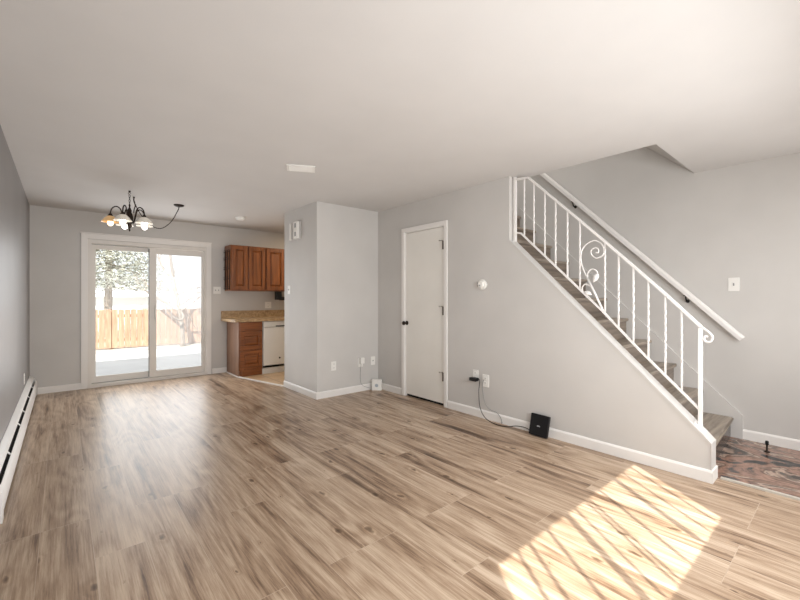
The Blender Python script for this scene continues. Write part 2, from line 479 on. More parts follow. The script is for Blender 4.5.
# left wall
bm = B(); box(bm, XL-.1, XL, YW-.1, YF+.1, 0, CH)
struct('wall_left', bm, M_accent, 'darker grey wall on the left above the baseboard heater', 'wall')
# far wall with the opening of the sliding door
DX0, DX1, DZ1 = 0.25, 1.785, 2.06
bm = B()
box(bm, XL-.1, DX0, YF, YF+.14, 0, CH); box(bm, DX1, 4.7, YF, YF+.14, 0, CH); box(bm, DX0, DX1, YF, YF+.14, DZ1, CH)
struct('wall_far', bm, M_wall, 'light grey far wall around the sliding patio door', 'wall')
# closet walls
bm = B(); box(bm, XC, XC+.11, YC, YK, 0, CH)
struct('wall_closet', bm, M_wall, 'grey closet side wall carrying the door chime', 'wall')
bm = B(); box(bm, XC+.11, XS, YC, YC+.11, 0, CH)
struct('wall_middle', bm, M_wall, 'light grey wall facing the room with three wall plates', 'wall')
bm = B(); box(bm, XC+.11, 4.6, YK-.11, YK, 0, CH); box(bm, 4.5, 4.6, YK, YF, 0, CH)
struct('wall_kitchen', bm, M_wall, 'grey wall enclosing the kitchen behind the closet', 'wall')
# stair wall with closet door hole
HY0, HY1, HZ = 3.085, 3.775, 2.085
CAPA, CAPB = (0.696, 0.315), (2.225, 1.812)
bm = B()
prism(bm, [(YE, 0), (HY0, 0), (HY0, CH), (CAPB[0], CH), CAPB, CAPA, (0.660, 0.276), (YE, 0.262)], 'X', XS, XI)
box(bm, XS, XI, HY0, HY1, HZ, CH)
box(bm, XS, XI, HY1, YC+.11, 0, CH)
struct('wall_stair', bm, M_wall, 'grey wall below the staircase holding the white closet door', 'wall')
# right wall
bm = B(); box(bm, XB, XB+.12, YW-.1, YK-.11, 0, 4.35)
struct('wall_right', bm, M_wall, 'tall grey wall on the right behind the stairs', 'wall')
# front wall behind the camera, with window
WX0, WX1, WZ0, WZ1 = 0.325, 2.145, 1.297, 2.25
bm = B()
box(bm, XL-.1, WX0, YW-.14, YW, 0, CH); box(bm, WX1, XB+.12, YW-.14, YW, 0, CH)
box(bm, WX0, WX1, YW-.14, YW, 0, WZ0); box(bm, WX0, WX1, YW-.14, YW, WZ1, CH)
struct('wall_front', bm, M_wall, 'grey front wall with the sunlit window, facing the stairs', 'wall')
# ceiling with the stair opening
bm = B()
box(bm, XL-.1, XI+.05, YW-.14, YF+.14, CH, CH+.3)
box(bm, XI+.05, XB+.12, YW-.14, YO, CH, CH+.3)
box(bm, XI+.05, 4.7, YK-.11, YF+.14, CH, CH+.3)
struct('ceiling', bm, M_ceil, 'off-white ceiling with the stair opening cut out', 'ceiling')
# upper stairwell
bm = B()
box(bm, XI-.1, XI, YO-.1, YK, CH+.3, 4.35)
prism(bm, [(YO-.1, CH+.3), (YO, CH+.3), (YO, CH), (YO+.7, CH+.63), (YO+.7, 4.35), (YO-.1, 4.35)], 'X', XI+.0, XB)
box(bm, XI, XB, YK-.11, YK, CH+.3, 4.35)
struct('wall_upper', bm, M_wall, 'grey walls of the upper stairwell above the opening', 'wall')
bm = B(); box(bm, XI-.1, XB+.12, YO-.1, YK, 4.35, 4.40)
struct('ceiling_upper', bm, M_ceil, 'ceiling over the upper stairwell', 'ceiling')

# baseboards
def bb(name, segs, label):
    bm = B()
    for (x0, x1, y0, y1, side) in segs:
        t = 0.014
        z1 = 0.085
        if side in 'XP':   # runs along y on the -x / +x face
            s = -t if side == 'X' else t
            prism(bm, [(x0, 0), (x0+s, 0), (x0+s, z1-.014), (x0+s*.45, z1), (x0, z1)], 'Y', y0, y1)
        else:
            prism(bm, [(y0, 0), (y0-t, 0), (y0-t, z1-.014), (y0-t*.45, z1), (y0, z1)], 'X', x0, x1)
    return struct(name, bm, M_trim, label, 'baseboard')
bb('baseboard_far', [(XL+.075, 0.183, YF, YF, 'Y'), (1.86, 2.085, YF, YF, 'Y')], 'white baseboard along the far wall beside the patio door')
bb('baseboard_closet', [(XC, XC, YC, YK, 'X')], 'white baseboard under the door chime wall')
bb('baseboard_middle', [(XC-.014, XS, YC, YC, 'Y')], 'white baseboard under the three wall plates')
bb('baseboard_stair', [(XS, XS, YE-.014, 3.025, 'X'), (XS, XS, 3.835, YC, 'X')], 'white baseboard along the stair wall')
bm = B(); box(bm, XS, XI+.014, YE-.014, YE-.0005, 0, 0.085, 0.003); box(bm, XI+.0005, XI+.014, YE-.0005, YE+.03, 0, 0.085)
struct('trim_foot', bm, M_trim, 'white base trim wrapping the foot of the stair wall', 'trim')
bb('baseboard_right', [(XB, XB, YW, 0.665, 'X')], 'white baseboard on the right wall above the stone entry floor')
# sloping cap along the stair wall
bm = B()
sl = (CAPB[1]-CAPA[1])/(CAPB[0]-CAPA[0])
prism(bm, [(YE-.005, 0.085), (YE-.005, 0.265), (0.657, 0.280), (CAPA[0]-.002, CAPA[1]+.005), (CAPB[0], CAPB[1]+.005), (CAPB[0], CAPB[1]-.012),
           (CAPA[0]+.006, CAPA[1]-.012), (0.664, 0.265), (YE, 0.252), (YE, 0.085)], 'X', XS-.004, XI+.003)
struct('trim_cap', bm, M_wall, 'grey sloping cap along the top of the stair wall', 'trim')
# skirt board on the right wall beside the treads
bm = B()
k0 = lambda y: 0.18 + 0.2135*(y-0.725)/0.2145
prism(bm, [(0.665, 0.0), (0.665, 0.205), (0.70, k0(0.70)+.085), (2.9, k0(2.9)+.085), (2.9, k0(2.9)-.35), (1.0, 0.0)], 'X', XB-.02, XB)
struct('trim_skirt', bm, M_wall, 'grey stair skirt board on the right wall', 'trim')
# thresholds
bm = B(); prism(bm, [(XI-.0, YE-.03), (XI+.024, YE-.03), (XI+.024, YW), (XI, YW)], 'Z', 0.0, 0.012)
struct('trim_entry', bm, M_edge, 'pale grey edging strip between plank floor and stone entry', 'trim')
bm = B(); prism(bm, [(2.07, YF-.01), (2.07, 6.365), (2.345, YK+.0), (2.385, YK+.0), (2.10, 6.375), (2.10, YF-.01)], 'Z', 0.0, 0.012)
struct('trim_kitchen', bm, M_trim, 'white threshold strip between plank floor and kitchen tile', 'trim')

# ------------------------------------------------------------------ sliding patio door
d1 = thing('door_1', (1.02, YF, 0), 'white sliding glass patio door in the far wall', 'door'); d1['kind'] = 'structure'
bm = B()
cw = 0.072
for a in ((0.183, 0.183+cw, 0.0, 2.138), (1.842-cw, 1.842, 0.0, 2.138)):
    box(bm, a[0], a[1], YF-.018, YF, a[2], a[3], 0.002)
box(bm, 0.183+cw, 1.842-cw, YF-.018, YF, 2.138-cw, 2.138, 0.002)
box(bm, 0.175, 1.85, YF-.028, YF, 2.138, 2.152, 0.002)
part('casing', bm, M_trim, d1)
bm = B()
for x0, x1 in ((DX0, DX0+.045), (DX1-.045, DX1)): box(bm, x0, x1, YF-.01, YF+.13, 0.045, DZ1-.05)
box(bm, DX0, DX1, YF-.01, YF+.13, DZ1-.05, DZ1); box(bm, DX0, DX1, YF-.02, YF+.13, 0.0, 0.045, 0.003)
part('door_frame', bm, M_vinyl, d1)
def sash(x0, x1, y0, y1, z0, z1, wl, wr, wt, wb, nm):
    bm = B()
    box(bm, x0, x0+wl, y0, y1, z0, z1, 0.004); box(bm, x1-wr, x1, y0, y1, z0, z1, 0.004)
    box(bm, x0+wl, x1-wr, y0, y1, z1-wt, z1, 0.004); box(bm, x0+wl, x1-wr, y0, y1, z0, z0+wb, 0.004)
    s = part(nm, bm, M_vinyl, d1)
    bm = B(); ym = (y0+y1)/2
    box(bm, x0+wl-.006, x1-wr+.006, ym-.004, ym+.004, z0+wb-.006, z1-wt+.006)
    part('pane', bm, M_glass, s)
    return s
sl_l = sash(0.275, 1.03, YF+.075, YF+.11, 0.05, 2.00, 0.072, 0.05, 0.062, 0.09, 'fixed_sash')
sl_r = sash(0.985, 1.765, YF+.015, YF+.055, 0.05, 2.00, 0.088, 0.062, 0.085, 0.095, 'sliding_sash')
bm = B(); box(bm, 1.05, 1.07, YF-.012, YF+.015, 0.92, 1.14, 0.004); part('pull_handle', bm, M_vinyl, sl_r)
bm = B(); box(bm, 1.745, 1.762, YF-.005, YF+.015, 0.95, 1.13, 0.004); part('latch', bm, M_grey, sl_r)
bm = B(); box(bm, 0.9785, 0.9845, YF+.045, YF+.075, 0.06, 1.99); part('interlock_gasket', bm, M_grey, sl_r)
bm = B(); box(bm, 0.30, 0.978, YF+.066, YF+.074, 0.046, 0.052); box(bm, 0.30, 0.978, YF+.066, YF+.074, 2.0, 2.006); part('track_groove', bm, M_grey, d1)
bm = B(); box(bm, 1.05, 1.74, YF+.128, YF+.13, 0.09, 1.97); part('insect_screen', bm, M_screen, d1)

# ------------------------------------------------------------------ closet door
d2 = thing('door_2', (XS, 3.43, 0), 'white flat closet door in the wall under the stairs', 'door'); d2['kind'] = 'structure'
bm = B()
c = 0.048
box(bm, XS-.016, XS, HY0-c, HY0, 0, HZ+c, 0.002); box(bm, XS-.016, XS, HY1, HY1+c, 0, HZ+c, 0.002); box(bm, XS-.016, XS, HY0, HY1, HZ, HZ+c, 0.002)
box(bm, XS-.004, XI, HY0, HY0+.012, 0, HZ); box(bm, XS-.004, XI, HY1-.012, HY1, 0, HZ); box(bm, XS-.004, XI, HY0+.012, HY1-.012, HZ-.012, HZ)
box(bm, XS+.05, XS+.062, HY0+.012, HY0+.022, 0, HZ-.012); box(bm, XS+.05, XS+.062, HY1-.022, HY1-.012, 0, HZ-.012)
part('casing', bm, M_trim, d2)
bm = B(); box(bm, XS+.008, XS+.045, HY0+.015, HY1-.015, 0.03, HZ-.016, 0.002)
slab = part('door_slab', bm, M_door, d2)
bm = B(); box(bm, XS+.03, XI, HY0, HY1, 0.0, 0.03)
part('gap_shade', bm, M_dark, d2)  # dark block painting the shade in the gap under the slab
bm = B()
lathe(bm, [(0.0, 0.008), (0.027, 0.008), (0.027, 0.002), (0.011, 0.0), (0.010, -0.026), (0.022, -0.034), (0.027, -0.047), (0.022, -0.060), (0.0, -0.064)], (XS, 3.742, 0.93), 20, 'X', close=False)
part('door_knob', bm, M_bronze, slab, True, 'dark bronze round door knob')
for z in (1.857, 1.098, 0.338):
    bm = B(); tube(bm, [(XS-.003, HY0+.024, z-.048), (XS-.003, HY0+.024, z+.048)], 0.009, 10)
    box(bm, XS+.002, XS+.009, HY0+.013, HY0+.040, z-.045, z+.045)
    part('hinge', bm, M_hinge, d2)
    bm = B(); tube(bm, [(XS+.006, HY0+.03, z+.052), (XS-.02, HY0+.055, z+.052)], 0.004, 8); lathe(bm, [(0, 0), (.008, 0), (.008, .01), (0, .01)], (XS-.024, HY0+.058, z+.047), 10)
    part('hinge_stop', bm, M_steel, d2)

# ------------------------------------------------------------------ front window (behind the camera)
w1 = thing('window_1', ((WX0+WX1)/2, YW, WZ0), 'front window behind the viewer that lets the sunlight in', 'window'); w1['kind'] = 'structure'
bm = B()
f = 0.012
box(bm, WX0, WX0+f, YW-.12, YW, WZ0, WZ1); box(bm, WX1-f, WX1, YW-.12, YW, WZ0, WZ1)
box(bm, WX0, WX1, YW-.12, YW, WZ1-f, WZ1); box(bm, WX0, WX1, YW-.12, YW, WZ0, WZ0+f)
part('window_frame', bm, M_vinyl, w1)
bm = B(); box(bm, WX0+f, WX1-f, YW-.068, YW-.062, WZ0+f, WZ1-f); part('pane', bm, M_glass, w1)
vb_ = thing('vertical_blind', (1.35, YW+.06, WZ1), 'cream vertical slat blind hung open at the front window', 'blind')
bm = B(); box(bm, WX0-.03, WX1+.03, YW+.035, YW+.085, WZ1+.02, WZ1+.06, 0.004); part('head_rail', bm, M_white, vb_)
ang0 = math.atan2(1.0, SUN_RATIO)
slats = [(0.42, 8), (0.625, 15), (0.73, 14), (0.91, 15), (1.125, 29), (1.23, 11), (1.365, 12), (1.405, 13), (1.57, 14), (1.81, 27), (1.955, 11), (2.10, 12)]
for x, dd in slats:
    a = ang0 + math.radians(dd)
    c_, s_ = math.cos(a)*0.043, math.sin(a)*0.043
    bm = B()
    nx, ny = -math.sin(a)*.0007, math.cos(a)*.0007
    y = YW + .06
    prism(bm, [(x-c_-nx, y-s_-ny), (x+c_-nx, y+s_-ny), (x+c_+nx, y+s_+ny), (x-c_+nx, y-s_+ny)], 'Z', WZ0-.06, WZ1+.02)
    part('slat', bm, M_slat, vb_)

# ------------------------------------------------------------------ staircase
st = thing('staircase', (4.0, 0.7, 0), 'grey-brown wooden staircase climbing behind the white iron railing', 'stairs')
XT0, XT1 = XI+.001, XB-.021
NS = 11
for k in range(NS):
    y = 0.725 + 0.2145*k; z = 0.18 + 0.2135*k
    zprev = z - 0.2135 if k else 0.0
    if k == 0:
        yl = 0.668
        zz = 0.180
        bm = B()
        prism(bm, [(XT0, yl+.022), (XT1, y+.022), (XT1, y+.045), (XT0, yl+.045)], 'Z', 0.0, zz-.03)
        part('riser', bm, M_risershade, st, False, 'bottom step riser with shade and reflection put into its dark colour')
        bm = B()
        prism(bm, [(XT0, yl), (XT1, y), (XT1, y+.25), (XT0, y+.25)], 'Z', zz-.03, zz)
        bmesh.ops.recalc_face_normals(bm, faces=bm.faces)
        bmesh.ops.bevel(bm, geom=bm.edges[:], offset=0.008, segments=2, affect='EDGES')
        part('tread', bm, M_tread, st)
        continue
    bm = B(); box(bm, XT0, XT1, y+.026, y+.045, zprev-.002, z-.03)
    part('riser', bm, M_riser, st)
    bm = B(); box(bm, XT0, XT1, y, y+.25, z-.032, z, 0.011)
    part('tread', bm, M_tread, st)

# ------------------------------------------------------------------ railing
XR = 3.377
rl = thing('stair_railing', (XR, 0.72, 0.37), 'white wrought-iron railing with scrolls on the stair wall cap', 'railing')
def yz(p, dx=0): return (XR+dx, p[0], p[1])
top = [(2.2, 2.411), (2.05, 2.397), (1.559, 1.915), (1.353, 1.711), (0.951, 1.303), (0.714, 1.049)]
bm = B()
def bar(bm, a, b, hw, hh):
    a = Vector(yz(a)); b = Vector(yz(b)); d = (b-a).normalized(); n = Vector((1, 0, 0)); u = n.cross(d)
    vs = [bm.verts.new(p + n*sx*hw + u*sz*hh) for p in (a, b) for sx, sz in ((-1, -1), (1, -1), (1, 1), (-1, 1))]
    for q in ((0, 1, 2, 3), (7, 6, 5, 4), (0, 4, 5, 1), (1, 5, 6, 2), (2, 6, 7, 3), (3, 7, 4, 0)): bm.faces.new([vs[i] for i in q])
for a, b in zip(top, top[1:]): bar(bm, a, b, 0.016, 0.008)
part('top_rail', bm, M_iron, rl)
bm = B(); tube(bm, smoothpts([yz(p) for p in [(0.73, 1.066), (0.714, 1.049), (0.675, 1.016), (0.651, 0.984), (0.658, 0.952), (0.68, 0.944), (0.697, 0.959), (0.691, 0.981), (0.675, 0.978)]], 5), 0.0075, 8)
part('rail_scroll', bm, M_iron, rl, True)
bot = [(2.2, 1.890), (2.133, 1.877), (1.669, 1.428), (1.373, 1.14), (1.095, 0.843), (0.724, 0.472)]
bm = B()
for a, b in zip(bot, bot[1:]): bar(bm, a, b, 0.010, 0.007)
part('bottom_rail', bm, M_iron, rl)
def interp(l, y):
    for a, b in zip(l, l[1:]):
        if b[0] <= y <= a[0]:
            t = (y-a[0])/(b[0]-a[0]); return a[1]+t*(b[1]-a[1])
    return l[-1][1]
def twisted(bm, y, z0, z1, hw=0.0054):
    n = 40
    rings = []
    for i in range(n+1):
        t = i/n; z = z0+(z1-z0)*t
        a = PI/4 + (max(0, min(1, (t-.18)/.64)))*PI*3
        rings.append([bm.verts.new((XR+math.cos(a+j*PI/2)*hw*1.414, y+math.sin(a+j*PI/2)*hw*1.414, z)) for j in range(4)])
    for a, b in zip(rings, rings[1:]):
        for j in range(4): bm.faces.new((a[j], a[(j+1) % 4], b[(j+1) % 4], b[j]))
    bm.faces.new(rings[0]); bm.faces.new(rings[-1])
for i, y in enumerate((2.096, 1.994, 1.884, 1.779, 1.669, 1.559, 1.353, 1.249, 1.141, 1.038, 0.927, 0.826)):
    bm = B(); twisted(bm, y, interp(bot, y), interp(top, y))
    part('baluster', bm, M_iron, rl)
bm = B(); box(bm, XR-.012, XR+.012, 0.705, 0.729, 0.335, 1.035, 0.002)
np_ = part('newel_post', bm, M_iron, rl)
bm = B()
q = [(0.668, 0.337), (0.768, 0.437)]
a_ = Vector((0, 1, sl)).normalized()
prism(bm, [(0.685, 0.311), (0.748, 0.311+.063*sl), (0.748, 0.320+.063*sl), (0.685, 0.320)], 'X', XR-.026, XR+.026)
part('base_plate', bm, M_iron, np_)
bm = B(); box(bm, XR-.013, XR+.013, 2.185, 2.211, 1.80, 2.4385, 0.002); part('newel_post', bm, M_iron, rl)
# scroll panel
bm = B(); tube(bm, smoothpts([yz(p) for p in [(1.361, 1.130), (1.45, 1.315), (1.537, 1.513), (1.55, 1.625), (1.516, 1.695), (1.444, 1.728), (1.385, 1.698), (1.361, 1.642), (1.373, 1.598), (1.421, 1.581), (1.459, 1.609), (1.464, 1.648), (1.433, 1.667), (1.405, 1.651), (1.409, 1.624), (1.427, 1.628)]], 6), 0.0052, 8)
bar(bm, (1.361, 1.130), (1.50, 1.425), 0.007, 0.007)
sc1 = part('scroll', bm, M_iron, rl, True)
def leaf(bm, p, tip, r):
    p = Vector(yz(p)); tip = Vector(yz(tip)); d = tip-p
    tube(bm, [p-d*.25, p+d*.1, p+d*.45, p+d*.8, p+d], [r*.5, r, r*.9, r*.45, r*.1], 10)
bm = B(); tube(bm, smoothpts([yz(p) for p in [(1.470, 1.355), (1.495, 1.409), (1.490, 1.463), (1.458, 1.491), (1.421, 1.473), (1.411, 1.440)]], 5), 0.0055, 8)
leaf(bm, (1.420, 1.432), (1.448, 1.378), 0.022)
part('scroll', bm, M_iron, rl, True)
bm = B(); tube(bm, smoothpts([yz(p) for p in [(1.465, 1.345), (1.495, 1.360), (1.52, 1.363), (1.539, 1.337), (1.533, 1.303), (1.508, 1.290)]], 5), 0.0055, 8)
leaf(bm, (1.505, 1.295), (1.460, 1.275), 0.020)
part('scroll', bm, M_iron, rl, True)

# handrail on the right wall
hr = thing('wall_handrail', (XB-.065, 1.0, 1.2), 'white wooden handrail sloping along the right wall above the stairs', 'handrail')
ha, hb = Vector((XB-.068, 0.66, 0.890)), Vector((XB-.068, 2.72, 2.960))
bm = B()
d = (hb-ha).normalized(); n = Vector((1, 0, 0)); u = n.cross(d); u = u if u.z > 0 else -u
prof = [(-.019, -.024), (.019, -.024), (.021, .004), (.015, .020), (0, .026), (-.015, .020), (-.021, .004)]
r0 = [bm.verts.new(ha + n*x + u*y) for x, y in prof]; r1 = [bm.verts.new(hb + n*x + u*y) for x, y in prof]
bm.faces.new(r0); bm.faces.new(r1)
for i in range(len(prof)):
    j = (i+1) % len(prof); bm.faces.new((r0[i], r0[j], r1[j], r1[i]))
part('rail', bm, M_iron, hr)
for y in (1.07, 2.165):
    t = (y-ha.y)/(hb.y-ha.y); p = ha.lerp(hb, t)
    bm = B()
    lathe(bm, [(0, 0), (.016, 0), (.016, -.005), (.008, -.010), (0, -.010)], (XB, p.y, p.z-.085), 14, 'X', False)
    tube(bm, smoothpts([(XB-.008, p.y, p.z-.085), (XB-.045, p.y, p.z-.082), (XB-.068, p.y, p.z-.062), (XB-.068, p.y, p.z-.03)], 4), 0.0065, 8)
    box(bm, XB-.078, XB-.058, p.y-.02, p.y+.02, p.z-.036, p.z-.029)
    part('bracket', bm, M_blackiron, hr, False, 'black iron handrail bracket')

# ------------------------------------------------------------------ baseboard heater
HY_0, HY_1 = 3.08, YF-.03
bh = thing('baseboard_heater', (XL+.03, 5, 0), 'long white baseboard heater along the dark left wall', 'heater')
bm = B(); prism(bm, [(XL, 0.03), (XL+.004, 0.03), (XL+.004, 0.25), (XL, 0.25)], 'Y', HY_0, HY_1); part('back_panel', bm, M_heater, bh)
bm = B(); prism(bm, [(XL+.004, 0.252), (XL+.034, 0.232), (XL+.043, 0.205), (XL+.040, 0.205), (XL+.031, 0.229), (XL+.004, 0.247)], 'Y', HY_0, HY_1); part('hood', bm, M_heater, bh)
bm = B(); prism(bm, [(XL+.066, 0.028), (XL+.069, 0.028), (XL+.069, 0.150), (XL+.060, 0.186), (XL+.057, 0.184), (XL+.066, 0.148)], 'Y', HY_0+.05, HY_1-.02); part('front_panel', bm, M_heater, bh)
bm = B(); box(bm, XL+.006, XL+.062, HY_0+.03, HY_1-.02, 0.04, 0.13); part('heating_fins', bm, M_dark, bh)
for (ya, yb) in ((HY_0, HY_0+.07), (HY_1-.03, HY_1)):
    bm = B(); prism(bm, [(XL, 0.0), (XL+.073, 0.0), (XL+.073, 0.165), (XL+.050, 0.215), (XL, 0.256)], 'Y', ya, yb); part('end_cap', bm, M_heater, bh)
for y in (3.75, 4.55, 5.05, 5.75, 6.35):
    bm = B(); prism(bm, [(XL+.034, 0.215), (XL+.061, 0.180), (XL+.061, 0.172), (XL+.034, 0.205)], 'Y', y, y+.02); part('damper_clip', bm, M_heater, bh)

# ------------------------------------------------------------------ kitchen
YU = 6.60          # front of wall cabinets
def raised_panel(bm, x0, x1, y, z0, z1, st_=0.055, depth=0.02):
    """door front facing -y with a raised centre panel"""
    box(bm, x0, x0+st_, y-depth, y, z0, z1, 0.003); box(bm, x1-st_, x1, y-depth, y, z0, z1, 0.003)
    box(bm, x0+st_, x1-st_, y-depth, y, z1-st_, z1, 0.003); box(bm, x0+st_, x1-st_, y-depth, y, z0, z0+st_, 0.003)
    box(bm, x0+st_, x1-st_, y-.004, y, z0+st_, z1-st_)
    a0, a1, b0, b1 = x0+st_+.008, x1-st_-.008, z0+st_+.008, z1-st_-.008
    e = 0.028
    o_ = [bm.verts.new(p) for p in ((a0, y-.004, b0), (a1, y-.004, b0), (a1, y-.004, b1), (a0, y-.004, b1))]
    i_ = [bm.verts.new(p) for p in ((a0+e, y-.019, b0+e), (a1-e, y-.019, b0+e), (a1-e, y-.019, b1-e), (a0+e, y-.019, b1-e))]
    bm.faces.new(i_)
    for k in range(4): bm.faces.new((o_[k], o_[(k+1) % 4], i_[(k+1) % 4], i_[k]))
def wall_cab(x0, x1, doors, label):
    t = thing('wall_cabinet', ((x0+x1)/2, 6.75, 1.365), label, 'cabinet', 'cherry wall cabinets in a row')
    bm = B(); box(bm, x0, x1, YU+.002, YF-.001, 1.365, 2.11); part('body', bm, M_cherry, t)
    for a, b in doors:
        bm = B(); raised_panel(bm, a, b, YU, 1.385, 2.095); part('door', bm, M_cherry, t)
    return t
wall_cab(2.055, 2.622, [(2.067, 2.318), (2.335, 2.612)], 'cherry wood wall cabinet with two doors, nearest the patio door')
wall_cab(2.625, 3.30, [(2.637, 2.955), (2.965, 3.29)], 'cherry wood wall cabinet partly hidden behind the closet wall')
YB = 6.31
bc = thing('base_cabinet', (2.27, 6.6, 0), 'cherry base cabinet with three drawers under the end of the countertop', 'cabinet')
bm = B(); box(bm, 2.095, 2.466, YB+.02, YF-.001, 0.10, 0.865); part('body', bm, M_cherry, bc)
bm = B(); box(bm, 2.088, 2.0945, YB+.018, YF-.001, 0.0, 0.868); part('side_panel', bm, M_cabside, bc, False, 'brown laminate side panel')
bm = B(); prism(bm, [(2.11, YB+.05), (2.15, YB+.035), (2.466, YB+.035), (2.466, YB+.06), (2.15, YB+.06)], 'Z', 0.0, 0.10); part('toe_kick', bm, M_cherryH, bc)
bm = B(); box(bm, 2.105, 2.457, YB, YB+.019, 0.725, 0.855, 0.004); part('drawer', bm, M_cherryH, bc)
for z0, z1 in ((0.425, 0.71), (0.125, 0.41)):
    bm = B(); raised_panel(bm, 2.105, 2.457, YB+.02, z0, z1, 0.06); part('drawer', bm, M_cherryH, bc)
ct = thing('countertop', (2.6, 6.6, 0.87), 'tan speckled laminate countertop with backsplash in the kitchen', 'countertop')
bm = B()
prism(bm, [(1.995, YF-.02), (1.995, 6.40), (2.03, 6.31), (2.10, 6.275), (3.6, 6.275), (3.6, YF-.02)], 'Z', 0.868, 0.91)
part('top', bm, M_counter, ct)
bm = B(); box(bm, 1.995, 3.6, YF-.02, YF-.0005, 0.868, 1.03, 0.004); part('backsplash', bm, M_counter, ct)
dw = thing('dishwasher', (2.76, 6.6, 0), 'white dishwasher beside the drawers under the countertop', 'dishwasher')
bm = B(); box(bm, 2.472, 3.05, YB+.03, YF-.001, 0.10, 0.862); part('body', bm, M_appl, dw)
bm = B(); box(bm, 2.475, 3.047, YB-.005, YB+.029, 0.14, 0.765, 0.006); dd_ = part('door', bm, M_appl, dw)
bm = B(); box(bm, 2.475, 3.047, YB-.008, YB+.029, 0.772, 0.860, 0.006); cp = part('control_panel', bm, M_appl, dw)
bm = B(); box(bm, 2.68, 2.90, YB-.012, YB-.006, 0.772, 0.790, 0.002); part('pocket_handle', bm, M_dark, cp, False, 'dark recessed handle')
bm = B(); lathe(bm, [(0, -.008), (.014, -.008), (.014, 0), (0, 0)], (2.75, YB-.005, 0.25), 14, 'Y', False); part('badge', bm, M_dark, dd_)
bm = B(); box(bm, 2.475, 3.047, YB+.04, YB+.05, 0.0, 0.10); part('kick_plate', bm, M_appl, dw)
bm = B(); box(bm, 2.475, 3.047, YB+.03, YB+.045, 0.10, 0.138); part('toe_shade', bm, M_dark, dw)  # dark strip standing in for the shade between door and kick plate
# wire rack on the side of the wall cabinet
wr = thing('wire_rack', (2.04, 6.76, 1.4), 'black wire rack mounted on the end of the wall cabinet', 'rack')
bm = B()
for y in (6.65, 6.76, 6.87): tube(bm, [(2.048, y, 1.38), (2.048, y, 2.03)], 0.006, 6)
part('upright', bm, M_blackiron, wr)
for z in (1.40, 1.56, 1.72, 1.88, 2.0):
    bm = B(); tube(bm, [(2.049, 6.63, z), (2.028, 6.63, z), (2.028, 6.88, z), (2.049, 6.88, z)], 0.005, 6)
    tube(bm, [(2.028, 6.63, z+.03), (2.028, 6.88, z+.03)], 0.004, 6)
    part('shelf_wire', bm, M_blackiron, wr)
# small black appliance under the cabinet
ua = thing('undercabinet_appliance', (2.98, 6.75, 1.2), 'small black appliance mounted under the second wall cabinet', 'appliance')
bm = B(); box(bm, 2.88, 2.965, 6.70, 6.82, 1.215, 1.364, 0.006); part('body', bm, M_black, ua)
bm = B(); box(bm, 2.965, 3.06, 6.71, 6.82, 1.205, 1.265, 0.006); part('holder', bm, M_black, ua)

# ------------------------------------------------------------------ wall plates
def plate(name, label, cat, face, a, z, kind='duplex', w_=0.072, h_=0.116, group=None):
    """face: ('X', x) plate on a wall facing -x, ('P', x) facing +x, ('Y', y) facing -y"""
    ax, v = face
    def bx(bm, u0, u1, z0, z1, d0, d1, bev=0):
        if ax == 'Y': box(bm, u0, u1, v-d1, v-d0, z0, z1, bev)
        elif ax == 'X': box(bm, v-d1, v-d0, u0, u1, z0, z1, bev)
        else: box(bm, v+d0, v+d1, u0, u1, z0, z1, bev)
    loc = (a, v, z) if ax == 'Y' else (v, a, z)
    group = {'wall_outlet': 'wall outlets around the rooms', 'light_switch': 'light switches on the walls'}.get(name)
    t = thing(name, loc, label, cat, group)
    bm = B(); bx(bm, a-w_/2, a+w_/2, z-h_/2, z+h_/2, 0.0005, 0.006, 0.002); part('cover_plate', bm, M_white, t)
    if kind == 'duplex':
        for dz in (-.024, .024):
            bm = B(); bx(bm, a-.016, a+.016, z+dz-.015, z+dz+.015, 0.006, 0.009, 0.003); s = part('socket', bm, M_white, t)
            bm = B(); bx(bm, a-.008, a-.0055, z+dz-.004, z+dz+.007, 0.0085, 0.0095); part('slot', bm, M_dark, s)
            bm = B(); bx(bm, a+.0055, a+.008, z+dz-.004, z+dz+.007, 0.0085, 0.0095); part('slot', bm, M_dark, s)
    elif kind == 'toggle':
        n = 2 if w_ > 0.1 else 1
        for i in range(n):
            c0 = a + (i-(n-1)/2)*0.046
            bm = B(); bx(bm, c0-.005, c0+.005, z-.012, z+.012, 0.006, 0.008); bx(bm, c0-.004, c0+.004, z-.001, z+.010, 0.008, 0.016, 0.001); part('toggle', bm, M_grey, t)
    elif kind == 'jack':
        bm = B(); bx(bm, a-.008, a+.008, z-.008, z+.008, 0.006, 0.010, 0.002); part('jack', bm, M_grey, t)
    return t
plate('light_switch', 'white double light switch on the far wall between patio door and cabinets', 'switch', ('Y', YF), 1.935, 1.375, 'toggle', 0.115, 0.116)
plate('wall_outlet', 'white outlet above the kitchen backsplash', 'outlet', ('Y', YF), 2.80, 1.12, 'duplex', 0.115, 0.116)
plate('light_switch', 'white light switch on the closet side wall below the door chime', 'switch', ('X', XC), 5.12, 1.36, 'toggle')
plate('wall_outlet', 'white outlet plate low on the wall left of the plugged-in white adapter', 'outlet', ('Y', YC), 2.605, 0.384, 'duplex')
plate('wall_outlet', 'white outlet low on the wall with a white adapter plugged in', 'outlet', ('Y', YC), 3.02, 0.385, 'duplex')
plate('cable_jack_plate', 'white cable jack plate low on the wall beside the inner corner', 'wall plate', ('Y', YC), 3.225, 0.388, 'jack')
plate('wall_outlet', 'white outlet behind the black adapter right of the closet door', 'outlet', ('X', XS), 2.635, 0.43, 'duplex')
plate('wall_outlet', 'white cable outlet plate where the grey cable starts, right of the black adapter', 'outlet', ('X', XS), 2.505, 0.392, 'duplex', 0.08, 0.128)
